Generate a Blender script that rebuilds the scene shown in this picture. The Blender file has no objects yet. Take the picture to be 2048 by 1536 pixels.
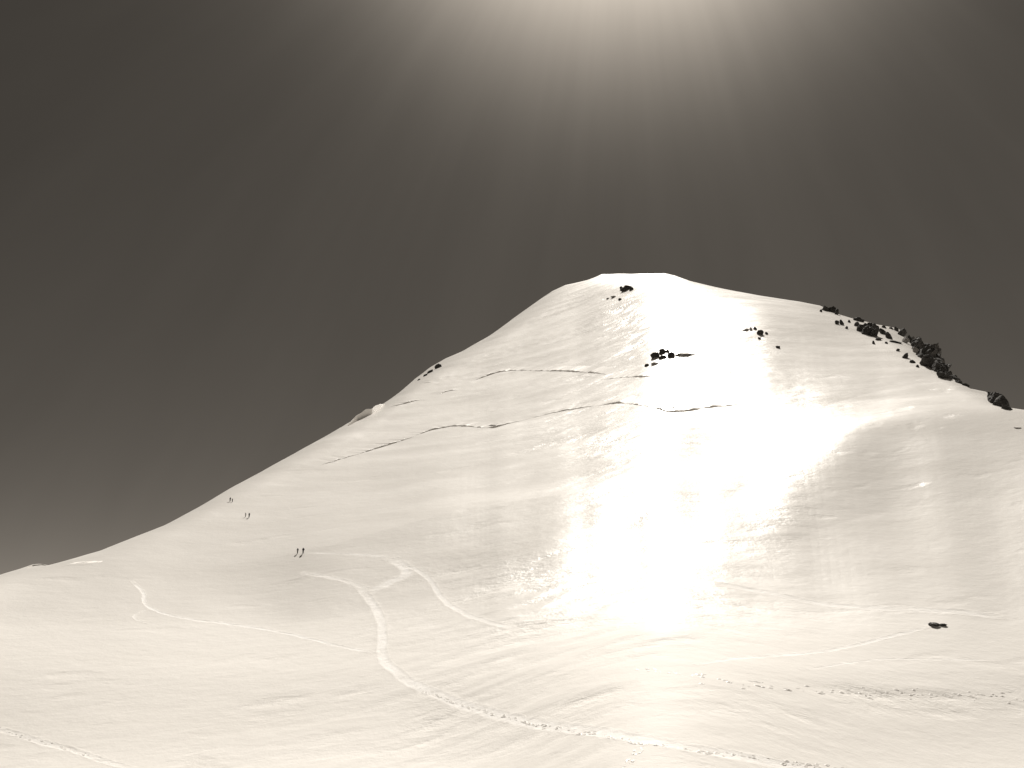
import bpy, bmesh, math, random
import numpy as np
from mathutils import Vector, Matrix, noise as mnoise

R = math.radians
scene = bpy.context.scene
C = scene.collection

# ------------------------------------------------------------------ camera
F, CX, CY, PITCH = 1773.0, 1024.0, 768.0, R(16.0)
CAM = np.array([0.0, 0.0, 1.7])
cam_data = bpy.data.cameras.new('camera')
cam_data.sensor_width = 36.0
cam_data.lens = 36.0 * F / 2048.0
cam_data.clip_start, cam_data.clip_end = 0.1, 60000.0
cam = bpy.data.objects.new('camera', cam_data)
C.objects.link(cam)
cam.location = CAM
cam.rotation_euler = (R(90) + PITCH, 0, 0)
scene.camera = cam

# ------------------------------------------------------------------ light
SUN_EL, SUN_AZ = R(52.0), R(9.2)            # azimuth clockwise from +Y
sun_dir = Vector((math.sin(SUN_AZ) * math.cos(SUN_EL), math.cos(SUN_AZ) * math.cos(SUN_EL), math.sin(SUN_EL)))
sd = bpy.data.lights.new('sun', 'SUN')
sd.energy, sd.angle, sd.color = 3.6, R(0.5), (1.0, 0.945, 0.865)
sun = bpy.data.objects.new('sun', sd)
C.objects.link(sun)
sun.rotation_euler = (-sun_dir).to_track_quat('-Z', 'Y').to_euler()

world = bpy.data.worlds.new('World')
scene.world = world
world.use_nodes = True
wn, wl = world.node_tree.nodes, world.node_tree.links
wn.clear()
w_out = wn.new('ShaderNodeOutputWorld')
w_bg = wn.new('ShaderNodeBackground')
w_sky = wn.new('ShaderNodeTexSky')
w_sky.sky_type = 'NISHITA'
w_sky.sun_disc = False
w_sky.sun_elevation, w_sky.sun_rotation = SUN_EL, SUN_AZ
w_sky.altitude, w_sky.air_density, w_sky.dust_density, w_sky.ozone_density = 3800.0, 0.8, 1.6, 1.0
w_sep = wn.new('ShaderNodeSeparateColor')   # the photograph is toned black and white, taken as through a red filter
wl.new(w_sky.outputs[0], w_sep.inputs[0])
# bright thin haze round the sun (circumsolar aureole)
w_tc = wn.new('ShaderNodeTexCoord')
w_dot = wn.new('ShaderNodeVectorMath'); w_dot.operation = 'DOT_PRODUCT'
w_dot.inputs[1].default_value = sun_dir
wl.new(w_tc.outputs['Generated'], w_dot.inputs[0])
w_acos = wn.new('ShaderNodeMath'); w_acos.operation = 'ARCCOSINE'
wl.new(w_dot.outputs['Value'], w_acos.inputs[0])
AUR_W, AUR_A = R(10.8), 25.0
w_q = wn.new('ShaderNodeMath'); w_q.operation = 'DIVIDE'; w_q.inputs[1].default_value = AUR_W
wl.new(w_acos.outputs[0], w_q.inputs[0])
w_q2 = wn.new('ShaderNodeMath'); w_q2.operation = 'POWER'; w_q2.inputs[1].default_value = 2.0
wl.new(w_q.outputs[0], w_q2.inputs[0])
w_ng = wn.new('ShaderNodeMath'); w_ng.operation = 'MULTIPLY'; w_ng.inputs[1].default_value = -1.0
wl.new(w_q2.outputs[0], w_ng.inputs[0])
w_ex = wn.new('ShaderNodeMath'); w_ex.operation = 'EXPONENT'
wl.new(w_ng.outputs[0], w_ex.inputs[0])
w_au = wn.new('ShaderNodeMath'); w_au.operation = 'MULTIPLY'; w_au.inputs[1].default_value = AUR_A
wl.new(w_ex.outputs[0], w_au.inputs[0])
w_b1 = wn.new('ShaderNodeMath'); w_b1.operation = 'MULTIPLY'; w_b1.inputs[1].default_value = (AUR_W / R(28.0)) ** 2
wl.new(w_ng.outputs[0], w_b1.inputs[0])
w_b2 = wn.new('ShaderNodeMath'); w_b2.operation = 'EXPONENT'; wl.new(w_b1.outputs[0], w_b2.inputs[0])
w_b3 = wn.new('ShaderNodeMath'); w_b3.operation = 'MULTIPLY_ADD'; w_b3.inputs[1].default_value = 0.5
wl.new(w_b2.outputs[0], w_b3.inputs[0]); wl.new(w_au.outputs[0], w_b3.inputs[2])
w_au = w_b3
# faint rays fanning out from the sun, painted into the sky as streaky noise
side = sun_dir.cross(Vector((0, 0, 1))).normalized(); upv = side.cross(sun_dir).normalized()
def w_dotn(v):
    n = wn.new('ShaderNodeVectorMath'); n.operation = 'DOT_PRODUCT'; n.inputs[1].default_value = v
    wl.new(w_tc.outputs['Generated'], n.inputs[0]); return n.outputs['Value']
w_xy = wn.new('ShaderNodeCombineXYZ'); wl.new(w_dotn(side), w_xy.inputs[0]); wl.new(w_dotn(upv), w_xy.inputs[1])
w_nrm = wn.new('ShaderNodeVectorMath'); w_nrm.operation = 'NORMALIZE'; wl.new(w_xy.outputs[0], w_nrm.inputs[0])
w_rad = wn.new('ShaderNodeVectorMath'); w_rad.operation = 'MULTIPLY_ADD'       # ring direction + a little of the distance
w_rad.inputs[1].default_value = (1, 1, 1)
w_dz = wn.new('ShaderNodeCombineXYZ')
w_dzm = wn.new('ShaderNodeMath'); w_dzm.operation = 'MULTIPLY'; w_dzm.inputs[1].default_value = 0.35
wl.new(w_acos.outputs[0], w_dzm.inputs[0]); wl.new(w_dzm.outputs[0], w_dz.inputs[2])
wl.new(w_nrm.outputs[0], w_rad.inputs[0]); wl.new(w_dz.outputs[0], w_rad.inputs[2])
w_ray = wn.new('ShaderNodeTexNoise'); w_ray.inputs['Scale'].default_value = 6.0
w_ray.inputs['Detail'].default_value = 3.0; w_ray.inputs['Roughness'].default_value = 0.6
wl.new(w_rad.outputs[0], w_ray.inputs['Vector'])
w_ray_rng = wn.new('ShaderNodeMapRange'); w_ray_rng.inputs['To Min'].default_value = 0.86; w_ray_rng.inputs['To Max'].default_value = 1.14
wl.new(w_ray.outputs[0], w_ray_rng.inputs['Value'])
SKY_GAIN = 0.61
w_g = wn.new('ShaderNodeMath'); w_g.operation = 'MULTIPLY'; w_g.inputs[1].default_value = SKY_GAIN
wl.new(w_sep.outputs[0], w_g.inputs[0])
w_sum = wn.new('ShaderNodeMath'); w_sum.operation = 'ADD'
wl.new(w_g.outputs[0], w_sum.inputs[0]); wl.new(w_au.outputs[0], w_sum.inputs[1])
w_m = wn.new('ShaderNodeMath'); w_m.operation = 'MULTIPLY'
wl.new(w_sum.outputs[0], w_m.inputs[0]); wl.new(w_ray_rng.outputs[0], w_m.inputs[1])
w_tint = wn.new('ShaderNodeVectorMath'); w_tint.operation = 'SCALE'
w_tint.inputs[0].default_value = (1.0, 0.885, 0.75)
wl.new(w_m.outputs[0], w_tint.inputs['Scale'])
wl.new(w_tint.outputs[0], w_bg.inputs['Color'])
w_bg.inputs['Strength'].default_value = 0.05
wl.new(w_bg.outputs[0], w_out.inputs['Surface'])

vs = scene.view_settings
vs.view_transform, vs.look, vs.gamma, vs.exposure = 'Standard', 'None', 1.0, 0.69
vs.use_curve_mapping = False
scene.render.engine = 'CYCLES'
scene.cycles.max_bounces = 5
scene.cycles.diffuse_bounces = 3
scene.cycles.sample_clamp_indirect = 4.0

# ------------------------------------------------------------------ materials
def new_mat(name):
    m = bpy.data.materials.new(name); m.use_nodes = True
    nt = m.node_tree
    return m, nt, nt.nodes['Principled BSDF']

def n_noise(nt, vec, scale, detail=3.0, rough=0.55):
    n = nt.nodes.new('ShaderNodeTexNoise')
    n.inputs['Scale'].default_value = scale; n.inputs['Detail'].default_value = detail
    n.inputs['Roughness'].default_value = rough
    nt.links.new(vec, n.inputs['Vector'])
    return n.outputs[0]

def n_map(nt, vec, scale, rot=(0, 0, 0)):
    m = nt.nodes.new('ShaderNodeMapping')
    m.inputs['Scale'].default_value = scale; m.inputs['Rotation'].default_value = rot
    nt.links.new(vec, m.inputs[0]); return m.outputs[0]

def n_math(nt, op, a, b=None, clamp=False):
    n = nt.nodes.new('ShaderNodeMath'); n.operation = op; n.use_clamp = clamp
    for i, v in enumerate((a, b)):
        if v is None: continue
        if isinstance(v, (int, float)): n.inputs[i].default_value = v
        else: nt.links.new(v, n.inputs[i])
    return n.outputs[0]

def n_mix(nt, fac, a, b):
    n = nt.nodes.new('ShaderNodeMix'); n.data_type = 'RGBA'
    if isinstance(fac, (int, float)): n.inputs['Factor'].default_value = fac
    else: nt.links.new(fac, n.inputs['Factor'])
    for k, v in (('A', a), ('B', b)):
        s = [i for i in n.inputs if i.name == k and i.type == 'RGBA'][0]
        if isinstance(v, tuple): s.default_value = (*v, 1)
        else: nt.links.new(v, s)
    return [o for o in n.outputs if o.type == 'RGBA'][0]

def snow_material(name, trodden):
    m, nt, b = new_mat(name)
    g = nt.nodes.new('ShaderNodeNewGeometry').outputs['Position']
    wind = n_map(nt, g, (0.36, 1.0, 1.0), (0, 0, R(-12)))
    fine = n_noise(nt, wind, 2.6, 4.0, 0.6)
    mid = n_noise(nt, wind, 0.55, 4.0, 0.6)
    far = n_noise(nt, n_map(nt, g, (0.75, 1.0, 1.0)), 0.17, 5.0, 0.68)
    crust = n_noise(nt, n_map(nt, g, (0.30, 0.9, 0.9), (0, 0, R(8))), 0.055, 4.0, 0.6)
    sc = nt.nodes.new('ShaderNodeAttribute'); sc.attribute_name = 'scour'
    k_sc = n_math(nt, 'MULTIPLY_ADD', sc.outputs['Fac'], 1.0)
    k_sc.node.inputs[1].default_value = SCOUR; k_sc.node.inputs[2].default_value = 1.0
    h = n_math(nt, 'ADD', n_math(nt, 'MULTIPLY', fine, SNOW_FINE), n_math(nt, 'MULTIPLY', mid, SNOW_MID))
    h = n_math(nt, 'ADD', h, n_math(nt, 'MULTIPLY', far, SNOW_FAR))
    h = n_math(nt, 'MULTIPLY', h, k_sc)
    bump = nt.nodes.new('ShaderNodeBump')
    bump.inputs['Strength'].default_value = 1.0; bump.inputs['Distance'].default_value = 1.0
    nt.links.new(h, bump.inputs['Height']); nt.links.new(bump.outputs[0], b.inputs['Normal'])
    base = n_mix(nt, n_math(nt, 'MULTIPLY', crust, 1.0), (0.76, 0.735, 0.70), (0.84, 0.815, 0.785))
    if trodden:
        at = nt.nodes.new('ShaderNodeAttribute'); at.attribute_name = 'fade'
        brk = n_math(nt, 'MULTIPLY', n_math(nt, 'SUBTRACT', n_noise(nt, g, 0.9, 4.0, 0.7), 0.15), 2.6, True)
        base = n_mix(nt, n_math(nt, 'MULTIPLY', at.outputs['Fac'], brk), base, (0.95, 0.935, 0.92))
    nt.links.new(base, b.inputs['Base Color'])
    rr = nt.nodes.new('ShaderNodeMapRange')
    rr.inputs['From Min'].default_value = 0.3; rr.inputs['From Max'].default_value = 0.7
    rr.inputs['To Min'].default_value = SNOW_ROUGH - 0.04; rr.inputs['To Max'].default_value = SNOW_ROUGH + 0.05
    nt.links.new(crust, rr.inputs['Value']); so = nt.nodes.new('ShaderNodeAttribute'); so.attribute_name = 'soft'
    k_so = n_math(nt, 'MULTIPLY_ADD', so.outputs['Fac'], 0.3)
    nt.links.new(rr.outputs[0], k_so.node.inputs[2]); nt.links.new(k_so, b.inputs['Roughness'])
    b.inputs['IOR'].default_value = 1.31
    k_sp = n_math(nt, 'MULTIPLY_ADD', so.outputs['Fac'], -0.33); k_sp.node.inputs[2].default_value = 0.45
    nt.links.new(k_sp, b.inputs['Specular IOR Level'])
    return m

SNOW_FINE, SNOW_MID, SNOW_FAR, SCOUR, SNOW_ROUGH = 0.022, 0.06, 0.16, 3.0, 0.325
M_snow = snow_material('snow_crust', False)
M_track = snow_material('snow_trodden', True)

def rock_material(name, dark, light, snow_level):
    m, nt, b = new_mat(name)
    geo = nt.nodes.new('ShaderNodeNewGeometry')
    g = geo.outputs['Position']
    n1 = n_noise(nt, g, 0.45, 5.0, 0.65)
    n2 = n_noise(nt, g, 2.2, 4.0, 0.6)
    col = n_mix(nt, n1, dark, light)
    nz = nt.nodes.new('ShaderNodeSeparateXYZ'); nt.links.new(geo.outputs['Normal'], nz.inputs[0])
    up = n_math(nt, 'ADD', nz.outputs['Z'], n_math(nt, 'MULTIPLY', n_math(nt, 'SUBTRACT', n2, 0.5), 0.7))
    mask = n_math(nt, 'MULTIPLY', n_math(nt, 'SUBTRACT', up, snow_level), 9.0, True)
    nt.links.new(n_mix(nt, mask, col, (0.80, 0.78, 0.75)), b.inputs['Base Color'])
    b.inputs['Roughness'].default_value = 0.9
    bump = nt.nodes.new('ShaderNodeBump'); bump.inputs['Distance'].default_value = 0.8
    bump.inputs['Strength'].default_value = 0.8
    nt.links.new(n1, bump.inputs['Height']); nt.links.new(bump.outputs[0], b.inputs['Normal'])
    return m

M_rock = rock_material('dark_rock', (0.018, 0.017, 0.015), (0.055, 0.05, 0.045), 0.93)
M_rock_snowy = rock_material('dark_rock_snowy', (0.018, 0.017, 0.015), (0.055, 0.05, 0.045), 0.80)
M_rock_pale = rock_material('frosted_rock', (0.16, 0.15, 0.14), (0.34, 0.32, 0.30), 0.86)

def cloth(name, col, rough=0.8):
    m, nt, b = new_mat(name)
    g = nt.nodes.new('ShaderNodeTexCoord').outputs['Object']
    n = n_noise(nt, g, 18.0)
    nt.links.new(n_mix(nt, n, tuple(c * 0.7 for c in col), tuple(c * 1.2 for c in col)), b.inputs['Base Color'])
    b.inputs['Roughness'].default_value = rough
    return m

M_black = cloth('black_cloth', (0.012, 0.012, 0.013))
M_grey = cloth('grey_cloth', (0.10, 0.095, 0.09))
M_pale = cloth('pale_cloth', (0.26, 0.24, 0.22))
M_boot = cloth('boot_leather', (0.02, 0.018, 0.016), 0.6)

# ------------------------------------------------------------------ terrain
def px_to_ae(px, py):
    x = (np.asarray(px, float) - CX) / F; u = (CY - np.asarray(py, float)) / F
    cp, sp = math.cos(PITCH), math.sin(PITCH)
    fwd, up = cp - u * sp, sp + u * cp
    return np.arctan2(x, fwd), np.arctan2(up, np.hypot(x, fwd))

def ae_to_px(az, e):
    dx, dy, dz = np.sin(az) * np.cos(e), np.cos(az) * np.cos(e), np.sin(e)
    cp, sp = math.cos(PITCH), math.sin(PITCH)
    d = np.maximum(dy * cp + dz * sp, 1e-3)
    up = -dy * sp + dz * cp
    return CX + F * dx / d, CY - F * up / d

def sstep(a, b, x):
    t = np.clip((x - a) / (b - a), 0, 1); return t * t * (3 - 2 * t)

_rng = np.random.RandomState(7)
_perm = _rng.permutation(4096)
_grad = _rng.rand(4096) * 2 * np.pi
def perlin(x, y):
    xi, yi = np.floor(x).astype(np.int64), np.floor(y).astype(np.int64)
    xf, yf = x - xi, y - yi
    def g(ix, iy, fx, fy):
        a = _grad[_perm[(_perm[ix & 4095] + iy) & 4095]]
        return np.cos(a) * fx + np.sin(a) * fy
    u, v = xf ** 3 * (xf * (xf * 6 - 15) + 10), yf ** 3 * (yf * (yf * 6 - 15) + 10)
    a, b = g(xi, yi, xf, yf), g(xi + 1, yi, xf - 1, yf)
    c, d = g(xi, yi + 1, xf, yf - 1), g(xi + 1, yi + 1, xf - 1, yf - 1)
    return (a + u * (b - a)) * (1 - v) + (c + u * (d - c)) * v

SKYLINE = [(-400, 1262), (-60, 1172), (0, 1150), (40, 1138), (66, 1129), (80, 1128), (96, 1131), (130, 1122), (200, 1102),
    (250, 1082), (330, 1050), (400, 1013), (460, 979), (520, 949), (590, 909), (650, 875), (700, 846), (740, 826),
    (775, 803), (800, 784), (830, 757), (860, 734), (890, 717), (925, 702), (980, 670), (1020, 642), (1060, 613),
    (1082, 597), (1104, 582), (1130, 570), (1174, 560), (1190, 554), (1203, 548), (1250, 548), (1330, 547), (1350, 551),
    (1380, 562), (1450, 578), (1520, 592), (1600, 604), (1641, 612), (1677, 629), (1708, 638), (1758, 650), (1798, 657),
    (1812, 676), (1858, 708), (1898, 750), (1924, 768), (1941, 780), (1974, 787), (1990, 800), (2015, 822), (2048, 825),
    (2110, 828), (2400, 860)]
sk_az, sk_e = px_to_ae([p[0] for p in SKYLINE], [p[1] for p in SKYLINE])
sk_az = np.concatenate([[-math.pi, R(-120), R(-70)], sk_az, [R(70), R(120), math.pi]])
sk_e = np.concatenate([[R(-3), R(-3), R(-1)], sk_e, [R(6), R(-1), R(-3)]])

AZ_IN = R(34)
az = np.concatenate([np.linspace(-math.pi, -AZ_IN, 90, endpoint=False),
                     np.linspace(-AZ_IN, AZ_IN, 1120), np.linspace(AZ_IN, math.pi, 91)[1:]])
NA = len(az)
esky = np.interp(az, sk_az, sk_e)
k = np.array([1, 2, 1.0]); k /= k.sum()
esky[1:-1] = np.convolve(esky, k, 'valid')

E0, R0 = R(-9.0), 106.0
NE = 800
tt = np.linspace(0, 1, NE)
e = E0 + tt[:, None] * (esky - E0)[None, :]           # rows x cols
AZ = np.broadcast_to(az[None, :], e.shape)
PX, PY = ae_to_px(AZ, e)
PX = np.clip(np.where(np.abs(AZ) < R(55), PX, np.sign(AZ) * 4000), -1500, 3500)

def linedist(pts):                                     # signed: + above the line in the picture
    xs, ys = zip(*pts)
    gx = np.arange(-1600, 3700, 4.0); gy = np.interp(gx, xs, ys)
    ker = np.exp(-0.5 * (np.arange(-60, 61) * 4.0 / 55) ** 2); ker /= ker.sum()
    gy = np.convolve(np.pad(gy, 60, mode='edge'), ker, 'valid')
    return np.interp(PX, gx, gy) - PY

ed = np.degrees(e)
S = np.interp(ed, [-9, -7.4, -4, -1, 2, 5, 8, 12, 17, 22, 26], [0.0323, 0.1439, 0.2639, 0.3336, 0.3903, 0.4434, 0.482, 0.4934, 0.5267, 0.5587, 0.5906])
# fold on the left: the snow above this line lies a little steeper than the snow below it
d = linedist([(-500, 1120), (300, 1110), (640, 1090), (800, 1056), (1000, 1010), (1200, 965), (1380, 930), (1500, 900), (3000, 850)])
wx = sstep(600, 1000, PX) * (1 - sstep(1330, 1480, PX))
S = S + wx * (-0.045 * sstep(-130, -8, d) * (1 - sstep(-8, 8, d)) + 0.03 * sstep(-6, 10, d) * (1 - sstep(10, 110, d)))
d_fold = d
# rounded edge of the dome on the right with the steeper bank behind it
d = linedist([(-500, 1250), (1300, 1130), (1420, 1020), (1500, 962), (1600, 905), (1700, 868), (1850, 836), (2048, 826), (3500, 826)])
S = S + 0.06 * sstep(1400, 1560, PX) * (1 - sstep(1620, 1800, PX)) * sstep(-10, 12, d) * (1 - sstep(30, 90, d))
S = S + sstep(1580, 1780, PX) * (-0.08 * sstep(-14, 8, d) * (1 - sstep(25, 70, d)) + 0.035 * sstep(-110, -30, d) * (1 - sstep(-22, 2, d)))
d_dome = d
# broad swells and hollows of the slope (change of steepness on a coarse net, smoothed)
SWELL = np.array([
    [0.0000, 0.0000, 0.0001, 0.0001, 0.0004, 0.0007, 0.0013, 0.0021, 0.0028, 0.0034, 0.0043, 0.0070, 0.0133, 0.0235, 0.0301, 0.0160, -0.0034, -0.0074, -0.0009, 0.0022, 0.0005, -0.0030, -0.0056, -0.0070],
    [0.0001, 0.0002, 0.0002, 0.0003, 0.0005, 0.0006, 0.0006, 0.0002, -0.0004, -0.0009, -0.0009, 0.0008, 0.0065, 0.0192, 0.0434, 0.0395, 0.0141, 0.0092, 0.0045, -0.0108, -0.0184, -0.0174, -0.0119, -0.0052],
    [0.0002, 0.0003, 0.0004, 0.0005, 0.0005, 0.0002, -0.0007, -0.0026, -0.0054, -0.0079, -0.0085, -0.0070, 0.0006, 0.0146, 0.0396, 0.0602, 0.0532, 0.0336, -0.0012, -0.0296, -0.0369, -0.0281, -0.0142, -0.0015],
    [0.0000, 0.0002, 0.0003, 0.0004, 0.0001, -0.0010, -0.0033, -0.0075, -0.0139, -0.0207, -0.0210, -0.0178, -0.0087, 0.0065, 0.0165, 0.0658, 0.0936, 0.0308, -0.0375, -0.0346, -0.0415, -0.0238, -0.0054, 0.0073],
    [-0.0005, -0.0003, -0.0001, -0.0002, -0.0010, -0.0035, -0.0086, -0.0161, -0.0260, -0.0374, -0.0396, -0.0305, -0.0229, -0.0156, -0.0146, 0.0361, 0.0453, -0.0243, -0.0343, 0.0402, 0.0002, 0.0150, 0.0202, 0.0265],
    [-0.0016, -0.0012, -0.0010, -0.0015, -0.0031, -0.0074, -0.0164, -0.0291, -0.0401, -0.0487, -0.0488, -0.0360, -0.0292, -0.0366, -0.0086, 0.0151, -0.0404, -0.0131, 0.0663, 0.1062, 0.0756, 0.0792, 0.0583, 0.0623],
    [-0.0035, -0.0025, -0.0020, -0.0030, -0.0066, -0.0118, -0.0228, -0.0419, -0.0511, -0.0466, -0.0356, -0.0255, -0.0268, -0.0171, 0.0698, 0.0516, -0.0066, 0.0712, 0.1005, 0.0832, 0.0969, 0.1095, 0.0895, 0.1012],
    [-0.0052, -0.0033, -0.0020, -0.0029, -0.0096, -0.0160, -0.0215, -0.0398, -0.0497, -0.0397, -0.0296, -0.0471, -0.0550, 0.0061, 0.0935, 0.0602, 0.0615, 0.0913, 0.0722, 0.0587, 0.0810, 0.1057, 0.1025, 0.1244],
    [-0.0035, -0.0008, 0.0005, 0.0003, -0.0052, -0.0123, -0.0116, -0.0186, -0.0331, -0.0445, -0.0451, -0.0660, -0.0434, 0.0127, 0.0153, -0.0088, 0.0535, 0.0579, 0.0494, 0.0396, 0.0593, 0.0894, 0.1036, 0.1336],
    [0.0075, 0.0099, 0.0093, 0.0054, 0.0027, 0.0012, 0.0032, 0.0012, -0.0075, -0.0306, -0.0277, -0.0196, 0.0352, -0.0015, -0.1223, -0.0910, -0.0291, -0.0028, 0.0229, 0.0290, 0.0440, 0.0744, 0.1037, 0.1397],
    [0.0353, 0.0322, 0.0265, 0.0144, 0.0158, 0.0178, 0.0120, 0.0048, 0.0119, -0.0013, 0.0173, 0.0311, 0.0402, -0.0862, -0.1631, -0.0589, -0.0952, -0.0439, -0.0037, 0.0263, 0.0448, 0.0707, 0.1112, 0.1484],
    [0.0684, 0.0557, 0.0382, 0.0141, 0.0265, 0.0342, 0.0093, -0.0157, 0.0122, 0.0213, 0.0465, 0.0409, 0.0080, -0.1329, -0.1312, 0.0017, -0.0646, -0.0540, -0.0175, 0.0401, 0.0623, 0.0769, 0.1199, 0.1451],
    [0.0626, 0.0509, 0.0258, -0.0144, 0.0023, 0.0192, -0.0202, -0.0682, -0.0374, 0.0011, 0.0381, 0.0135, -0.0347, -0.0698, -0.0217, -0.0129, 0.0108, -0.0049, 0.0236, 0.0608, 0.0617, 0.0550, 0.0945, 0.0891],
    [-0.0348, -0.0357, -0.0470, -0.0749, -0.0726, -0.0702, -0.1010, -0.1258, -0.1097, -0.0846, -0.0392, -0.0461, -0.0887, -0.0347, 0.0983, -0.0260, 0.0483, 0.0368, 0.0206, 0.0001, -0.0259, -0.0442, -0.0161, -0.0464],
    [-0.2057, -0.2125, -0.2032, -0.1823, -0.1915, -0.1987, -0.1660, -0.1357, -0.1482, -0.1603, -0.1923, -0.1636, -0.1172, -0.0265, 0.1862, -0.0456, -0.1226, -0.1476, -0.1643, -0.1714, -0.1699, -0.1653, -0.1853, -0.1755]])
def net_weights(g0, step, n, x):
    t = (x - g0) / step
    t = np.where(t < 0, -1 + np.exp(np.minimum(t, 0)), t)
    t = np.where(t > n - 1, n - np.exp(-np.maximum(t - n + 1, 0)), t)
    W = []
    for i in range(n):
        q = np.abs(t - i)
        W.append(np.where(q < 1, (4 - 6 * q ** 2 + 3 * q ** 3) / 6, np.where(q < 2, (2 - q) ** 3 / 6, 0)))
    tot = sum(W); return [w / tot for w in W]
WX, WY = net_weights(-120.0, 100.0, SWELL.shape[1], PX), net_weights(540.0, 75.0, SWELL.shape[0], PY)
for i in range(SWELL.shape[0]):
    S = S + WY[i] * sum(SWELL[i, j] * WX[j] for j in range(SWELL.shape[1]))
te = np.tan(e)
ksm = np.exp(-0.5 * (np.arange(-60, 61) * (2 * AZ_IN / 1119) / R(1.3)) ** 2); ksm /= ksm.sum()
esm = np.convolve(np.pad(esky, 60, mode='edge'), ksm, 'valid')
edge = sstep(0, R(1.3), np.maximum(esm[None, :] - e, 0) + R(0.15))
gap = np.maximum(S - te, 0.05) * (0.30 + 0.70 * edge)
dt = np.diff(te, axis=0)
gm = 0.5 * (gap[1:] + gap[:-1])
lnr = np.vstack([np.zeros((1, NA)), np.cumsum(dt / gm, axis=0)])
# low on the slope the cross-wise ribs die out
inner = np.nonzero(np.abs(az) <= AZ_IN)[0]
nk = 300
kr = np.exp(-0.5 * (np.arange(-nk, nk + 1) * (2 * AZ_IN / 1119) / R(3.6)) ** 2); kr /= kr.sum()
eg = np.linspace(E0, R(5.0), 220)
Lg = np.array([np.interp(eg, e[:, c], lnr[:, c]) + np.maximum(0, eg - esky[c]) * 4.0 for c in inner]).T
for i in range(len(eg)):
    Lg[i] = np.convolve(np.pad(Lg[i], nk, mode='reflect', reflect_type='odd'), kr, 'valid')
for j, c in enumerate(inner):
    w_ = sstep(1195, 1350, PY[:, c])
    lnr[:, c] += (np.interp(e[:, c], eg, Lg[:, j]) - lnr[:, c]) * w_
rr = R0 * np.exp(lnr)
zz = CAM[2] + rr * te

def relief(x, y, r):
    w = sstep(30, 90, r)
    c, s = math.cos(R(10)), math.sin(R(10))
    a, b = x * c + y * s, -x * s + y * c
    z = 0.9 * perlin(a / 160, b / 90) * sstep(150, 500, r)
    z = z + 0.2 * perlin(a / 62 + 5.3, b / 36) * sstep(60, 200, r)
    z = z + 0.042 * w * perlin(a / 22 + 9.1, b / 11)
    z = z + 0.03 * perlin(a / 8 + 2.2, b / 3.6 + 4)
    z = z + 0.016 * perlin(a / 3.4, b / 1.3) * (1 - sstep(200, 420, r))
    rough = sstep(0.05, 0.3, perlin(a / 110 + 3.7, b / 60 + 1.9))
    z = z + (0.05 + 0.13 * rough) * perlin(x / 6.5 + 7, y / 6.5 + 2) * sstep(250, 600, r)
    return z

# inner cap below the camera, and the far side of the crest out to the horizon
ri = np.array([0.6, 2, 5, 10, 20, 35, 46, 60, 76, 88, 98])
ri = np.broadcast_to(ri[:, None], (len(ri), NA))
zi = (rr * 0 + zz)[0][None, :] * (ri / R0) ** 1.2
rmax, zmax = rr[-1], zz[-1]
outs = []
for dr, dz in ((6, -0.6), (16, -3.5), (40, -16), (100, -50), (250, -140), (600, -330), (1500, -600), (6000, -850), (26000, -1200)):
    outs.append((rmax + dr, zmax * (1 - sstep(250, 1500, np.float64(dr))) + dz))
ro, zo = np.array([o[0] for o in outs]), np.array([o[1] for o in outs])
RR = np.vstack([ri, rr, ro]); ZZ = np.vstack([zi, zz, zo])
AA = np.broadcast_to(az[None, :], RR.shape)
XX, YY = RR * np.sin(AA), RR * np.cos(AA)
ZZ = ZZ + relief(XX, YY, RR) * (1 - sstep(3000, 6000, RR))
# the long swell on the left: its lower bank is steep, its back falls off slowly
rref = np.array([np.interp(-1330, -PY[:, c], rr[:, c]) for c in range(NA)])
rref = np.where(np.abs(az) < R(33.5), rref, np.interp(az, [R(-33.5), R(33.5)], [rref[np.searchsorted(az, R(-33.4))], rref[np.searchsorted(az, R(33.4)) - 1]]))
rref = np.convolve(np.pad(rref, 200, mode='edge'), np.exp(-0.5 * (np.arange(-200, 201) / 90.0) ** 2) / np.exp(-0.5 * (np.arange(-200, 201) / 90.0) ** 2).sum(), 'valid')
tn = np.maximum(0, rref[None, :] - RR)
ZZ = ZZ - 0.15 * tn ** 2 / (tn + 34) * np.minimum(1, RR / R0) ** 2      # the near ground drops into the hollow below the viewer
wf = sstep(330, 900, PX) * (1 - sstep(900, 1480, PX))
df = d_fold + 34
ZZ[ri.shape[0]:ri.shape[0] + NE] += 7.0 * wf * (np.clip((df + 120) / 120, 0, 1) ** 1.25 - np.log1p(np.exp(np.clip(df / 5, -30, 80))) * 5 / 300 * (df > -60)).clip(0, 1)
# rounded brow of the right hand dome: a bank below it, a shallow saddle behind
wd = sstep(1480, 1720, PX) * (1 - sstep(1860, 2180, PX))
ZZ[ri.shape[0]:ri.shape[0] + NE] += 3.4 * wd * (np.clip((d_dome + 170) / 170, 0, 1) ** 1.2 - np.log1p(np.exp(np.clip(d_dome / 6, -30, 80))) * 6 / 75 * (d_dome > -60)).clip(0, 1)

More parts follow.
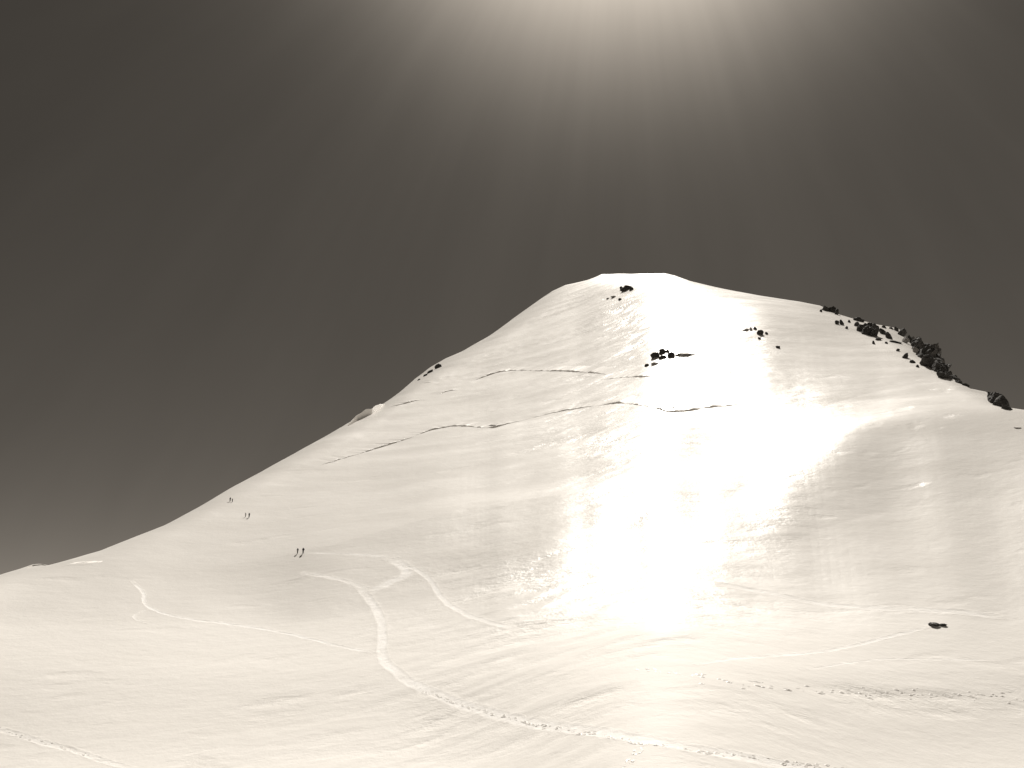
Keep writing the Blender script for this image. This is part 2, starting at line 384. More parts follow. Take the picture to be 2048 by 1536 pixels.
def grid_mesh(name, X, Y, Z, mat):
    nr, nc = X.shape
    co = np.stack([X, Y, Z], -1).reshape(-1, 3)
    i, j = np.meshgrid(np.arange(nr - 1), np.arange(nc - 1), indexing='ij')
    a = (i * nc + j).ravel()
    quads = np.stack([a, a + 1, a + nc + 1, a + nc], -1)[:, ::-1]
    me = bpy.data.meshes.new(name)
    me.vertices.add(len(co)); me.vertices.foreach_set('co', co.ravel().astype(np.float32))
    me.loops.add(quads.size); me.loops.foreach_set('vertex_index', quads.ravel().astype(np.int32))
    me.polygons.add(len(quads))
    me.polygons.foreach_set('loop_start', np.arange(0, quads.size, 4, dtype=np.int32))
    me.polygons.foreach_set('loop_total', np.full(len(quads), 4, dtype=np.int32))
    me.update(calc_edges=True)
    me.polygons.foreach_set('use_smooth', np.ones(len(quads), dtype=bool))
    me.materials.append(mat)
    o = bpy.data.objects.new(name, me); C.objects.link(o)
    return o

def H(x, y):
    x, y = np.atleast_1d(np.asarray(x, float)), np.atleast_1d(np.asarray(y, float))
    a, r = np.arctan2(x, y), np.hypot(x, y)
    fi = np.interp(a, az, np.arange(NA)); out = np.empty_like(r)
    for n in range(len(r)):
        c = min(int(fi[n]), NA - 2); t = fi[n] - c
        out[n] = np.interp(r[n], RR[:, c], ZZ[:, c]) * (1 - t) + np.interp(r[n], RR[:, c + 1], ZZ[:, c + 1]) * t
    return out

def at(px, py):
    """where the line of sight through a picture point meets the snow"""
    a, el = px_to_ae(px, py); a, el = float(a), float(el)
    fi = np.interp(a, az, np.arange(NA)); c = min(int(fi), NA - 2); t = fi - c
    n0 = ri.shape[0]
    rcol = RR[n0:n0 + NE, c] * (1 - t) + RR[n0:n0 + NE, c + 1] * t
    zcol = ZZ[n0:n0 + NE, c] * (1 - t) + ZZ[n0:n0 + NE, c + 1] * t
    ecol = np.maximum.accumulate(np.arctan2(zcol - CAM[2], rcol))
    r = float(np.interp(el, ecol, rcol))
    x, y = r * math.sin(a), r * math.cos(a)
    return Vector((x, y, float(H(x, y)[0])))

TRAILS = [   # label, picture points, half width, how white, seed
    ('main trodden trail curving up the snow from the lower right', [(1720, 1556), (1560, 1530), (1400, 1505), (1270, 1482), (1110, 1456), (1000, 1430), (900, 1400), (830, 1370), (780, 1338), (762, 1308), (766, 1275), (764, 1240), (746, 1205), (716, 1172)], 1.15, 0.8, 1),
    ('narrow straight track running left from the main trail to a zigzag', [(748, 1306), (620, 1277), (530, 1257), (440, 1245), (370, 1238), (308, 1222), (286, 1205), (290, 1185), (262, 1162)], 0.55, 0.9, 2),
    ('short faint hook of trodden snow beside the zigzag on the left', [(296, 1218), (266, 1230), (272, 1240), (296, 1246)], 0.5, 0.6, 3),
    ('broad trodden link from the main trail up to the bend', [(728, 1192), (752, 1178), (785, 1162), (812, 1152), (815, 1138), (796, 1124), (775, 1115)], 1.7, 0.8, 4),
    ('curved track dropping to the right from the bend', [(796, 1124), (832, 1138), (862, 1160), (878, 1188), (898, 1212), (960, 1240), (1040, 1262)], 0.8, 0.75, 5),
    ('thin line of tracks leading from the bend to the dark climbers', [(790, 1116), (740, 1110), (690, 1108), (612, 1107)], 0.45, 0.8, 6),
    ('faint upper track slanting down to the main trail', [(600, 1146), (680, 1158), (722, 1172), (750, 1184)], 0.8, 0.5, 8),
    ('long pale track climbing right towards the half buried rock', [(1390, 1330), (1480, 1316), (1560, 1311), (1640, 1304), (1720, 1288), (1800, 1268), (1860, 1252)], 0.55, 0.8, 9),
    ('pale wandering track crossing the foot of the right dome', [(1430, 1168), (1520, 1182), (1600, 1200), (1700, 1215), (1850, 1219), (2010, 1234)], 1.3, 0.6, 10),
    ('thin pale line low on the right hand slope', [(1600, 1340), (1740, 1316), (1860, 1318), (1990, 1320)], 0.35, 0.5, 11),
    ('track entering at the lower left corner', [(-60, 1446), (0, 1458), (70, 1480), (150, 1502), (270, 1540)], 0.7, 0.5, 12),]

def polyline(pts, step):
    """world points along a picture polyline, resampled, lying on the snow"""
    P = [at(*p) for p in pts]
    Q = np.array([(p.x, p.y) for p in P])
    for _ in range(2):                                  # corner cutting
        n = [Q[0]]
        for a, b in zip(Q[:-1], Q[1:]):
            n += [0.75 * a + 0.25 * b, 0.25 * a + 0.75 * b]
        n.append(Q[-1]); Q = np.array(n)
    s = np.concatenate([[0], np.cumsum(np.hypot(*np.diff(Q, axis=0).T))])
    t = np.linspace(0, s[-1], max(4, int(s[-1] / step)))
    return np.stack([np.interp(t, s, Q[:, 0]), np.interp(t, s, Q[:, 1])], -1), t

def wander(Q, t, half, seed):
    T = np.gradient(Q, axis=0); T /= np.linalg.norm(T, axis=1)[:, None]
    Nn = np.stack([-T[:, 1], T[:, 0]], -1)
    off = half * (0.45 * perlin(t / 9 + seed * 3.1, t * 0 + seed) + 0.25 * perlin(t / 3 + seed, t * 0 + seed + 2))
    return Q + Nn * off[:, None], Nn

# the trails are trodden into the snow: press them into the ground before it is built
from mathutils import kdtree
for lab, pts, half, white, seed in TRAILS:
    Q, t = polyline(pts, 0.2); Q, _n = wander(Q, t, half, seed)
    tree = kdtree.KDTree(len(Q))
    for i, q in enumerate(Q): tree.insert((q[0], q[1], 0), i)
    tree.balance()
    m = 4 * half
    sel = np.nonzero((XX > Q[:, 0].min() - m) & (XX < Q[:, 0].max() + m) & (YY > Q[:, 1].min() - m) & (YY < Q[:, 1].max() + m))
    X1, Y1 = XX[sel], YY[sel]
    D = np.full(len(X1), 99.0); A1 = np.zeros(len(X1))
    for i in range(len(X1)):
        f = tree.find_range((X1[i], Y1[i], 0), 2.4 * half)
        if f:
            b = min(f, key=lambda q: q[2]); D[i] = b[2]; A1[i] = t[b[1]]
    u = D / (half * (1 + 0.55 * perlin(X1 / 1.1 + seed, Y1 / 1.1) + 0.4 * perlin(X1 / 3.3, Y1 / 3.3 + seed)))
    ends = np.minimum(sstep(0, 8, A1), sstep(0, 8, t[-1] - A1))
    dep = (0.035 + 0.03 * min(half, 1.2)) * (0.8 + 0.9 * perlin(X1 / 1.7 + 8, Y1 / 1.7 + seed))
    ZZ[sel] += ends * dep * (-(1 - sstep(0.55, 1.05, u)) + 0.35 * sstep(0.8, 1.15, u) * (1 - sstep(1.15, 1.9, u)))

terrain = grid_mesh('snow_mountain', XX, YY, ZZ, M_snow)
def scour_field():
    out = np.zeros(RR.shape)
    n0 = ri.shape[0]
    for (bx, by, sx, sy, amp) in ((1210, 885, 150, 55, 1.0), (1265, 650, 75, 75, 0.8), (1500, 690, 60, 50, 0.7), (1200, 770, 120, 40, 0.5),
                                  (1080, 1170, 190, 60, 0.8), (1050, 1300, 260, 110, 0.65), (1350, 1220, 260, 70, 0.6), (1620, 800, 130, 60, 0.3),
                                  (1800, 1390, 420, 28, 0.6), (1250, 1020, 110, 60, 0.6), (1560, 1020, 90, 90, 0.5), (900, 1450, 500, 80, 0.45)):
        out[n0:n0 + NE] += amp * np.exp(-((PX - bx) / sx) ** 2 - ((PY - by) / sy) ** 2)
    c, sn = math.cos(R(10)), math.sin(R(10))
    a, b = XX * c + YY * sn, -XX * sn + YY * c
    pat = perlin(a / 34 + 1.3, b / 13) + 0.7 * perlin(a / 11, b / 4.2 + 3)
    return np.clip(out * np.clip(0.65 + 1.5 * pat, 0, 1.6) + np.clip(0.9 * pat - 0.33, 0, 0.3), 0, 1.3)
scat = terrain.data.attributes.new('scour', 'FLOAT', 'POINT')
scat.data.foreach_set('value', scour_field().ravel().astype(np.float32))
soft = np.ones(RR.shape)          # loose, granular snow low on the slope, hard glazed crust higher up
soft[ri.shape[0]:ri.shape[0] + NE] = sstep(1185, 1300, PY + 22 * perlin(PX / 120, PY / 40))
soft[ri.shape[0] + NE:] = 0
soat = terrain.data.attributes.new('soft', 'FLOAT', 'POINT')
soat.data.foreach_set('value', soft.ravel().astype(np.float32))
terrain['kind'] = 'structure'
terrain['label'] = 'broad snow covered mountain rising from the foreground slope to a rounded summit'

def normal_at(p, d=0.6):
    h = H([p.x + d, p.x - d, p.x, p.x], [p.y, p.y, p.y + d, p.y - d])
    return Vector((-(h[0] - h[1]) / (2 * d), -(h[2] - h[3]) / (2 * d), 1)).normalized()

def dist(p):
    return math.hypot(math.hypot(p.x, p.y), p.z - CAM[2])

def tag(o, label, cat, group=None):
    o['label'] = label; o['category'] = cat
    if group: o['group'] = group
    return o

def mesh_obj(name, verts, faces, mat, smooth=True, parent=None):
    me = bpy.data.meshes.new(name); me.from_pydata([tuple(v) for v in verts], [], faces); me.update()
    if smooth: me.polygons.foreach_set('use_smooth', np.ones(len(me.polygons), dtype=bool))
    me.materials.append(mat)
    o = bpy.data.objects.new(name, me); C.objects.link(o)
    if parent: o.parent = parent
    return o

# ------------------------------------------------------------------ tracks trodden into the snow
def track(name, label, pts, half, strength, seed):
    """loosened pale snow lying along a trodden groove"""
    Q, t = polyline(pts, 0.45); Q, Nn = wander(Q, t, half, seed)
    ends = np.minimum(sstep(0, 8, t), sstep(0, 8, t[-1] - t))
    V, A = [], []
    for u in np.linspace(-1.5, 1.5, 13):
        jit = u * half * (1 + 0.3 * perlin(t / 1.3 + u, t * 0 + seed))
        x, y = Q[:, 0] + Nn[:, 0] * jit, Q[:, 1] + Nn[:, 1] * jit
        z = H(x, y) + (0.014 if abs(u) < 1.4 else -0.03) + 0.012 * perlin(x / 0.6, y / 0.6)
        f = float(1 - sstep(0.5, 1.35, abs(u)))
        V.append(np.stack([x, y, z], -1))
        A.append(f * strength * (0.1 + 0.9 * ends) * np.clip(0.8 + 0.9 * perlin(t / 8 + 2, t * 0 + seed), 0.25, 1))
    V, A = np.array(V), np.array(A)
    o = grid_mesh(name, V[..., 0], V[..., 1], V[..., 2], M_track)
    a_ = o.data.attributes.new('fade', 'FLOAT', 'POINT'); a_.data.foreach_set('value', A.ravel().astype(np.float32))
    a_ = o.data.attributes.new('scour', 'FLOAT', 'POINT'); a_.data.foreach_set('value', np.full(A.size, 0.35, np.float32))
    a_ = o.data.attributes.new('soft', 'FLOAT', 'POINT'); a_.data.foreach_set('value', np.ones(A.size, np.float32))
    o['kind'] = 'structure'; o['label'] = label
    return o

for lab, pts, half, white, seed in TRAILS:
    track('trail', lab, pts, half, white, seed)

# footprints: rimmed hollows kicked into the crust, each one a part of its trail
def footprint_mesh(seed):
    rng = random.Random(seed); v, f = [], []
    rings = [(0.34, 0.24, -0.02), (0.26, 0.17, 0.035), (0.19, 0.11, 0.05), (0.14, 0.07, 0.008), (0.06, 0.03, 0.002)]
    n = 12
    for k_, (a, b, z) in enumerate(rings):
        for i in range(n):
            t = 2 * math.pi * i / n; q = 1 + rng.uniform(-.18, .18)
            v.append((a * q * math.cos(t), b * q * math.sin(t), z * rng.uniform(0.5, 1.5) if 0 < k_ < 3 else z))
    for k_ in range(len(rings) - 1):
        for i in range(n):
            j = (i + 1) % n
            f.append((k_ * n + i, k_ * n + j, (k_ + 1) * n + j, (k_ + 1) * n + i))
    f.append(tuple(range((len(rings) - 1) * n, len(rings) * n)))
    me = bpy.data.meshes.new('footprint'); me.from_pydata(v, [], f); me.update()
    me.polygons.foreach_set('use_smooth', np.ones(len(me.polygons), dtype=bool))
    me.materials.append(M_snow); return me
FOOT = [footprint_mesh(s) for s in range(5)]

def footprints(parent, pts, spacing, spread, count, seed, size=1.0):
    rng = random.Random(seed)
    Q, t = polyline(pts, 0.3)
    T = np.gradient(Q, axis=0); s = 0.0; n = 0; side = 1
    while n < count and s < t[-1]:
        i = int(np.searchsorted(t, s)); i = min(i, len(Q) - 1)
        d_ = T[i] / np.linalg.norm(T[i]); nn = (-d_[1], d_[0])
        off = side * 0.16 + rng.gauss(0, spread)
        x, y = Q[i][0] + nn[0] * off, Q[i][1] + nn[1] * off
        p = Vector((x, y, float(H(x, y)[0])))
        up = normal_at(p)
        o = bpy.data.objects.new('footprint', rng.choice(FOOT)); C.objects.link(o)
        fx = Vector((d_[0], d_[1], 0)); fx = (fx - up * fx.dot(up)).normalized()
        fx = Matrix.Rotation(rng.uniform(-.35, .35), 3, up) @ fx
        M = Matrix((fx, up.cross(fx), up)).transposed().to_4x4()
        sc = size * rng.choice((0.4, 0.6, 0.8, 1.0, 1.3)) * rng.uniform(0.85, 1.15)
        o.matrix_world = Matrix.Translation(p + up * 0.02) @ M @ Matrix.Diagonal((sc * rng.uniform(0.8, 1.7), sc, sc * rng.uniform(0.35, 0.95), 1))
        o.parent = parent
        s += spacing * (rng.uniform(0.4, 1.3) if rng.random() < 0.85 else rng.uniform(2, 4)); side = -side; n += 1

foot_trail = bpy.data.objects.new('footprint_trail', None); C.objects.link(foot_trail)
foot_trail['label'] = 'line of dark footprints along the lower edge of the main trail'; foot_trail['kind'] = 'structure'
footprints(foot_trail, [(1690, 1534), (1620, 1532), (1540, 1520), (1460, 1508), (1400, 1506), (1280, 1490), (1200, 1472), (1110, 1458), (1000, 1428), (900, 1402), (838, 1378)], 0.55, 0.24, 170, 3, 1.05)
foot_b = bpy.data.objects.new('footprint_trail', None); C.objects.link(foot_b)
foot_b['label'] = 'second line of footprints branching off towards the bottom edge'; foot_b['kind'] = 'structure'
footprints(foot_b, [(1285, 1492), (1275, 1505), (1262, 1520), (1245, 1540)], 0.45, 0.3, 14, 4, 0.9)
foot_r = bpy.data.objects.new('footprint_trail', None); C.objects.link(foot_r)
foot_r['label'] = 'scattered footprints crossing the bright snow towards the right edge'; foot_r['kind'] = 'structure'
footprints(foot_r, [(1280, 1336), (1340, 1350), (1420, 1356), (1500, 1368), (1580, 1380), (1680, 1384), (1800, 1388), (1930, 1390), (2060, 1392)], 0.7, 0.9, 130, 5, 1.15)
foot_l = bpy.data.objects.new('footprint_trail', None); C.objects.link(foot_l)
foot_l['label'] = 'footprints on the track entering at the lower left corner'; foot_l['kind'] = 'structure'
footprints(foot_l, [(-20, 1452), (60, 1478), (150, 1502), (260, 1538)], 0.8, 0.2, 36, 6, 0.85)

# ------------------------------------------------------------------ crevasses: a raised lip whose open face looks downhill
def crevasse(label, pts, height, seed, back=11.0):
    Q, t = polyline(pts, 0.7)
    if (Q[-1] - Q[0])[0] < 0: Q = Q[::-1]
    T = np.gradient(Q, axis=0); T /= np.linalg.norm(T, axis=1)[:, None]
    Nn = np.stack([-T[:, 1], T[:, 0]], -1)             # uphill side
    Q = Q + Nn * (0.8 * perlin(t / 6 + seed, t * 0 + seed) + 0.7 * perlin(t / 2.1 + seed, t * 0 + seed + 3))[:, None]
    ends = np.minimum(sstep(0, 14, t), sstep(0, 14, t[-1] - t))
    hh = 0.42 * height * ends * np.clip(0.8 + 1.1 * perlin(t / 28 + seed * 1.7, t * 0 + seed) + 1.3 * perlin(t / 7, t * 0 + seed + .5) + 0.9 * perlin(t / 2.6, t * 0 + seed + 1.5), 0.16, 2.0)
    rows = []
    for u, kz in ((-0.25, -0.3), (0.0, -0.02), (0.12, 0.45), (-0.08, 0.92), (0.05, 1.0), (1.2, 0.93), (4.0, 0.62), (back, -0.08)):
        uu = u
        x, y = Q[:, 0] + Nn[:, 0] * uu, Q[:, 1] + Nn[:, 1] * uu
        rows.append(np.stack([x, y, H(x, y) + kz * hh - (0.05 if u == back else 0)], -1))
    V = np.array(rows)
    o = grid_mesh('crevasse', V[..., 0], V[..., 1], V[..., 2], M_snow)
    tag(o, label, 'crevasse'); return o

crevasse('long lower crack slanting across the left half of the upper face', [(636, 932), (700, 913), (760, 895), (815, 878), (850, 864), (872, 858), (905, 852), (930, 852), (985, 857), (1005, 850), (1060, 837)], 1.3, 1)
crevasse('thin hairline crack joining the two lower cracks', [(1052, 839), (1095, 828), (1125, 822), (1165, 815), (1196, 811)], 0.8, 2)
crevasse('lower crack running right through the bright strip below the rocks', [(1192, 812), (1240, 805), (1275, 810), (1320, 820), (1345, 825), (1375, 822), (1412, 815), (1450, 812), (1492, 807)], 1.1, 3)
crevasse('upper crack crossing the face below the middle rocks', [(935, 765), (965, 755), (990, 746), (1010, 742), (1045, 740), (1075, 742), (1125, 742), (1170, 744), (1215, 749)], 1.2, 4)
crevasse('small broken crack at the left of the bright strip under the middle rocks', [(1200, 760), (1235, 756), (1262, 754), (1310, 755)], 1.0, 5)
crevasse('small dark slot in the snow between the two upper crack ends', [(876, 790), (890, 784), (906, 780), (918, 780)], 2.6, 6)
crevasse('short crack just inside the left skyline above the cornice', [(772, 816), (800, 810), (835, 800), (852, 800)], 1.0, 7)
crevasse('tiny crack under the rocks on the left skyline', [(838, 768), (852, 766), (872, 763)], 0.7, 8)
crevasse('thin crack beside the hump at the far left skyline', [(118, 1133), (140, 1131), (165, 1129), (190, 1130)], 0.3, 9, 3.0)

# ------------------------------------------------------------------ rocks
def view_axes(p):
    f = Vector((p.x, p.y, 0)).normalized()
    return Vector((f.y, -f.x, 0)), f, Vector((0, 0, 1))

def rock_geom(seed, subdiv, cuts, rough, squash=1.0):
    rng = random.Random(seed)
    bm = bmesh.new(); bmesh.ops.create_icosphere(bm, subdivisions=subdiv, radius=1.0)
    planes = []
    for _ in range(cuts):
        n = Vector((rng.gauss(0, 1), rng.gauss(0, 1), rng.gauss(0, .8))).normalized()
        planes.append((n, rng.uniform(0.48, 0.86)))
    off = Vector((rng.uniform(0, 90), rng.uniform(0, 90), rng.uniform(0, 90)))
    for v in bm.verts:
        p = v.co.copy(); kf = 1.0
        for n, d_ in planes:
            q = n.dot(p)
            if q > d_: kf = min(kf, d_ / q)
        p *= kf
        p *= 1 + rough * (mnoise.noise(p * 2.3 + off) + 0.55 * mnoise.noise(p * 5.5 + off) + 0.3 * mnoise.noise(p * 12 + off))
        v.co = p
    me = bpy.data.meshes.new('rock'); bm.to_mesh(me); bm.free()
    return me

def rock(label, px, py, w, h, seed, roll=0.0, mat=None, name='rock', subdiv=3, sink=0.3, depth=0.8, rough=0.16, cuts=13, cat='rock', group=None):
    """a boulder w by h picture units at the snow under (px, py); roll tilts its long axis along the ridge"""
    p = at(px, py); s = dist(p) / F
    rx, fy, uz = view_axes(p)
    me = rock_geom(seed, subdiv, cuts, rough)
    me.materials.append(mat or M_rock)
    o = bpy.data.objects.new(name, me); C.objects.link(o)
    a, c = w * s * 0.62, h * s * 0.72
    M = Matrix((rx, fy, uz)).transposed().to_4x4()
    o.matrix_world = Matrix.Translation(p + uz * (c * (0.5 - sink))) @ M @ Matrix.Rotation(-R(roll), 4, 'Y') @ Matrix.Diagonal((a, depth * 0.5 * (a + c), c, 1))
    tag(o, label, cat, group); return o

def crag(label, lumps, mat, rough=0.2, sink=0.3, subdiv=4, grow=1.0):
    """one rock mass with several broken blocks grown together; lumps are (px, py, w, h, roll, seed)"""
    p0 = at(*lumps[0][:2])
    root = bpy.data.objects.new('rock_outcrop', None); C.objects.link(root); root.location = p0
    for (px, py, w, h, roll, seed) in lumps:
        p = at(px, py); s_ = dist(p) / F
        rx, fy, uz = view_axes(p)
        a, c = w * s_ * 0.62 * grow, h * s_ * 0.72 * grow
        M = Matrix((rx, fy, uz)).transposed().to_4x4()
        M = Matrix.Translation(p - p0 + uz * (c * (0.5 - sink))) @ M @ Matrix.Rotation(-R(roll), 4, 'Y') @ Matrix.Diagonal((a, 0.45 * (a + c), c, 1))
        me = rock_geom(seed, subdiv, 12, rough); me.transform(M); me.materials.append(mat); me.name = 'block'
        o = bpy.data.objects.new('block', me); C.objects.link(o); o.parent = root
    return tag(root, label, 'rock')

# summit rocks
rock('largest dark rock just below the flat summit', 1253, 580, 26, 11, 11, -3, mat=M_rock_snowy, rough=.24)
rock('dark knob at the left end of the summit rock', 1243, 579, 10, 8, 12)
rock('dark knob at the right end of the summit rock', 1263, 580, 10, 7, 13)
rock('small stone farthest left below the summit rock', 1216, 598, 7, 3.5, 14, mat=M_rock_pale)
rock('flat stone lying between two small stones below the summit rock', 1228, 594.5, 13, 3.5, 15, 4, mat=M_rock_pale)
rock('small round stone nearest below the summit rock', 1240, 600, 7, 5, 16)
# middle rocks
rock('dark left boulder of the rock group in the middle of the face', 1309, 715, 17, 16, 21, rough=.2)
rock('tall peaked rock at the top of the middle group', 1325, 706, 11, 16, 22, mat=M_rock_snowy, rough=.25)
rock('low dark rock in the centre of the middle group', 1325, 717, 17, 9, 23)
rock('dark right boulder of the rock group in the middle of the face', 1341, 714, 17, 12, 24, -6, rough=.2)
rock('small snowy rock high on the right of the middle group', 1334, 704, 9, 8, 25, mat=M_rock_snowy)
rock('long frosted slab trailing right from the middle rock group', 1368, 711, 42, 8, 26, -1, mat=M_rock_pale, rough=.2)
rock('small dark stone below the left of the middle group', 1294, 732, 9, 8, 27)
rock('flat frosted stone below the centre of the middle group', 1312, 728, 20, 4, 28, -4, mat=M_rock_pale)
# rocks right of the bright strip
rock('upright dark boulder on the snow right of the bright strip', 1521, 669, 11, 15, 31, 15, rough=.2)
rock('grey stone left of the upright boulder, first in its row', 1502, 660, 8, 7, 32, mat=M_rock_pale)
rock('dark stone between the grey stone and the upright boulder', 1511, 659, 7, 6, 33)
rock('pale streak of stone at the far left of the upright boulder', 1490, 661, 14, 4, 34, 3, mat=M_rock_pale)
rock('small dark stone touching the right of the upright boulder', 1533, 668, 7, 5, 35)
rock('small dark stone below the upright boulder', 1519, 678, 6, 6, 36)
rock('lone small stone low to the right of the upright boulder', 1556, 696, 9, 6, 37, -30)
# ridge on the right, from high to low
rock('highest dark block of the right skyline rocks', 1649, 621, 12, 12, 41, -25, rough=.22)
rock('dark slab right of the highest skyline block', 1663, 624, 24, 14, 42, -22, mat=M_rock_snowy, rough=.25)
rock('dark tooth ending the highest skyline group', 1673, 629, 9, 14, 43, -20, rough=.22)
rock('tiny stone at the left foot of the highest skyline group', 1642, 624, 5, 6, 44)
rock('dark stone left of a pair under the highest skyline group', 1674, 648, 9, 9, 45)
rock('dark stone right of a pair under the highest skyline group', 1684, 649, 9, 11, 46)
rock('small stone below the pair under the highest skyline group', 1693, 657, 6, 6, 47)
rock('small stone between the pair and the big dark outcrop', 1699, 645, 5, 7, 48)
rock('dark skyline slab above the big outcrop', 1716, 642, 22, 9, 49, -18, rough=.2)
crag('big dark outcrop in the middle of the right ridge', [(1722, 662, 20, 15, -30, 501), (1713, 652, 9, 10, -20, 502), (1734, 668, 24, 18, -28, 503), (1748, 672, 16, 20, -20, 504), (1742, 655, 14, 12, -15, 505), (1751, 660, 11, 16, 10, 506), (1730, 652, 9, 7, -30, 507), (1756, 680, 9, 9, -40, 508)], M_rock_snowy, 0.22)
rock('dark leaning rock right of the big ridge outcrop', 1767, 668, 11, 18, 53, 20, rough=.2)
rock('dark rock leaning against the snow gully on the ridge', 1776, 676, 10, 18, 54, 18, rough=.2)
rock('thin dark ledge under the snow gully on the ridge', 1790, 685, 24, 5, 55, -22)
rock('dark block on the skyline left of the high tooth', 1793, 662, 9, 11, 56, 15)
rock('tall dark tooth on the skyline above the snow gully', 1805, 672, 13, 20, 57, -25, rough=.2)
rock('frosted grey rock in the snow gully below the high tooth', 1810, 685, 14, 12, 58, -30, mat=M_rock_pale)
rock('narrow dark rock beside the great crag top', 1822, 686, 7, 18, 59, 10)
crag('great black crag on the right skyline', [(1852, 718, 26, 24, -40, 601), (1836, 698, 20, 22, -35, 602), (1846, 702, 18, 22, -50, 603), (1862, 716, 22, 26, -45, 604), (1868, 735, 30, 20, -42, 605), (1880, 744, 26, 20, -42, 606), (1874, 728, 16, 22, -50, 607), (1890, 756, 20, 14, -42, 608), (1888, 744, 12, 18, -55, 609), (1832, 690, 9, 16, -20, 610), (1856, 704, 10, 14, -60, 611), (1868, 716, 9, 12, -60, 612), (1842, 712, 12, 12, -45, 613)], M_rock, 0.24, grow=1.28)
rock('frosted grey rock at the left edge of the great crag', 1834, 706, 10, 16, 64, 20, mat=M_rock_pale)
rock('thin dark rib below the great crag on the skyline', 1911, 758, 26, 7, 65, -42, rough=.2)
rock('small dark block lowest on the skyline before the saddle', 1932, 772, 12, 6, 66, -40)
rock('small stone under the left of the great crag, highest of four', 1796, 702, 6, 6, 67)
rock('dark stone under the left of the great crag, second of four', 1811, 716, 11, 12, 68, -45)
rock('dark stone under the left of the great crag, third of four', 1824, 725, 10, 8, 69, -35)
rock('tiny stone under the left of the great crag, lowest of four', 1835, 734, 5, 6, 70)
rock('lone dark speck of stone left below the snow gully', 1747, 687, 6, 8, 71)
rock('lone dark speck of stone right below the snow gully', 1773, 687, 5, 6, 72)
crag('thin broken rim of dark blocks linking the ridge outcrops', [(1822, 684, 10, 12, -35, 801), (1768, 656, 11, 6, -15, 802), (1782, 658, 10, 5, -10, 803), (1830, 700, 10, 12, -40, 804), (1905, 757, 15, 9, -42, 805), (1918, 766, 12, 7, -40, 806), (1898, 752, 14, 12, -45, 807)], M_rock, 0.22)
crag('rounded black rock where the ridge meets the right dome', [(1992, 806, 26, 18, -36, 731), (2003, 812, 24, 18, -34, 732), (1984, 796, 12, 14, -20, 733), (2012, 818, 14, 10, -30, 734)], M_rock, 0.14, grow=1.2)
rock('dark spike on the left of the rounded black rock', 1981, 793, 9, 14, 74, 10)
# left skyline
rock('dark upper rock of the band on the left skyline', 875, 736, 16, 8, 81, 38, rough=.2)
rock('dark middle rock of the band on the left skyline', 860, 745, 18, 5, 82, 36, rough=.2)
rock('dark lower rock of the band on the left skyline', 850, 752, 12, 4, 83, 36)
rock('tiny separate stone ending the band on the left skyline', 838, 760, 6, 4, 84, 36)
# foreground
rock('half buried dark rock at the end of the long pale right hand track', 1866, 1251, 18, 7, 91, -8, rough=.2, sink=.25)
rock('low dark tail of stone right of the half buried rock', 1884, 1251, 18, 4, 92, -3, rough=.2, sink=.25)
rock('tiny stone on the dome near the right edge', 2034, 856, 11, 2, 94, -8, mat=M_rock_pale)

# ------------------------------------------------------------------ snow features on the skyline
def cornice(label, pts, height, depth, seed):
    """wind lip of snow: pts run along its foot; it stands up with a shaded face towards the valley"""
    P = [at(*p) for p in pts]
    base = np.array([tuple(p) for p in P])
    n = 40
    t = np.linspace(0, 1, n); tb = np.linspace(0, 1, len(P))
    B = np.stack([np.interp(t, tb, base[:, i]) for i in range(3)], -1)
    V = []
    f = B[:, :2] / np.linalg.norm(B[:, :2], axis=1)[:, None]
    shape = np.sin(np.pi * t ** 0.8) ** 0.7
    hh = height * shape * (1 + 0.5 * perlin(t * 7 + seed, t * 0 + seed))
    for u, kz in ((0.0, -0.4), (0.0, 0.0), (0.06, 0.5), (0.02, 0.93), (0.06, 1.0), (0.3, 0.9), (0.8, 0.3), (1.3, -0.9)):
        xy = B[:, :2] + f * (u * depth)
        z0 = B[:, 2] if u < 0.5 else np.minimum(B[:, 2], H(xy[:, 0], xy[:, 1]))
        V.append(np.stack([xy[:, 0], xy[:, 1], z0 + kz * hh - 0.1], -1))
    V = np.array(V)
    o = grid_mesh('snow_cornice', V[..., 0], V[..., 1], V[..., 2], M_snow)
    o.data.polygons.foreach_set('use_smooth', np.zeros(len(o.data.polygons), dtype=bool))
    return tag(o, label, 'cornice')
cornice('grey shaded snow cornice standing on the left skyline', [(694, 853), (718, 840), (744, 828), (758, 818), (770, 809)], 4.6, 5.0, 3)
cornice('small snow hump on the skyline at the far left', [(52, 1137), (66, 1132), (84, 1130), (98, 1133)], 0.5, 3.0, 5)

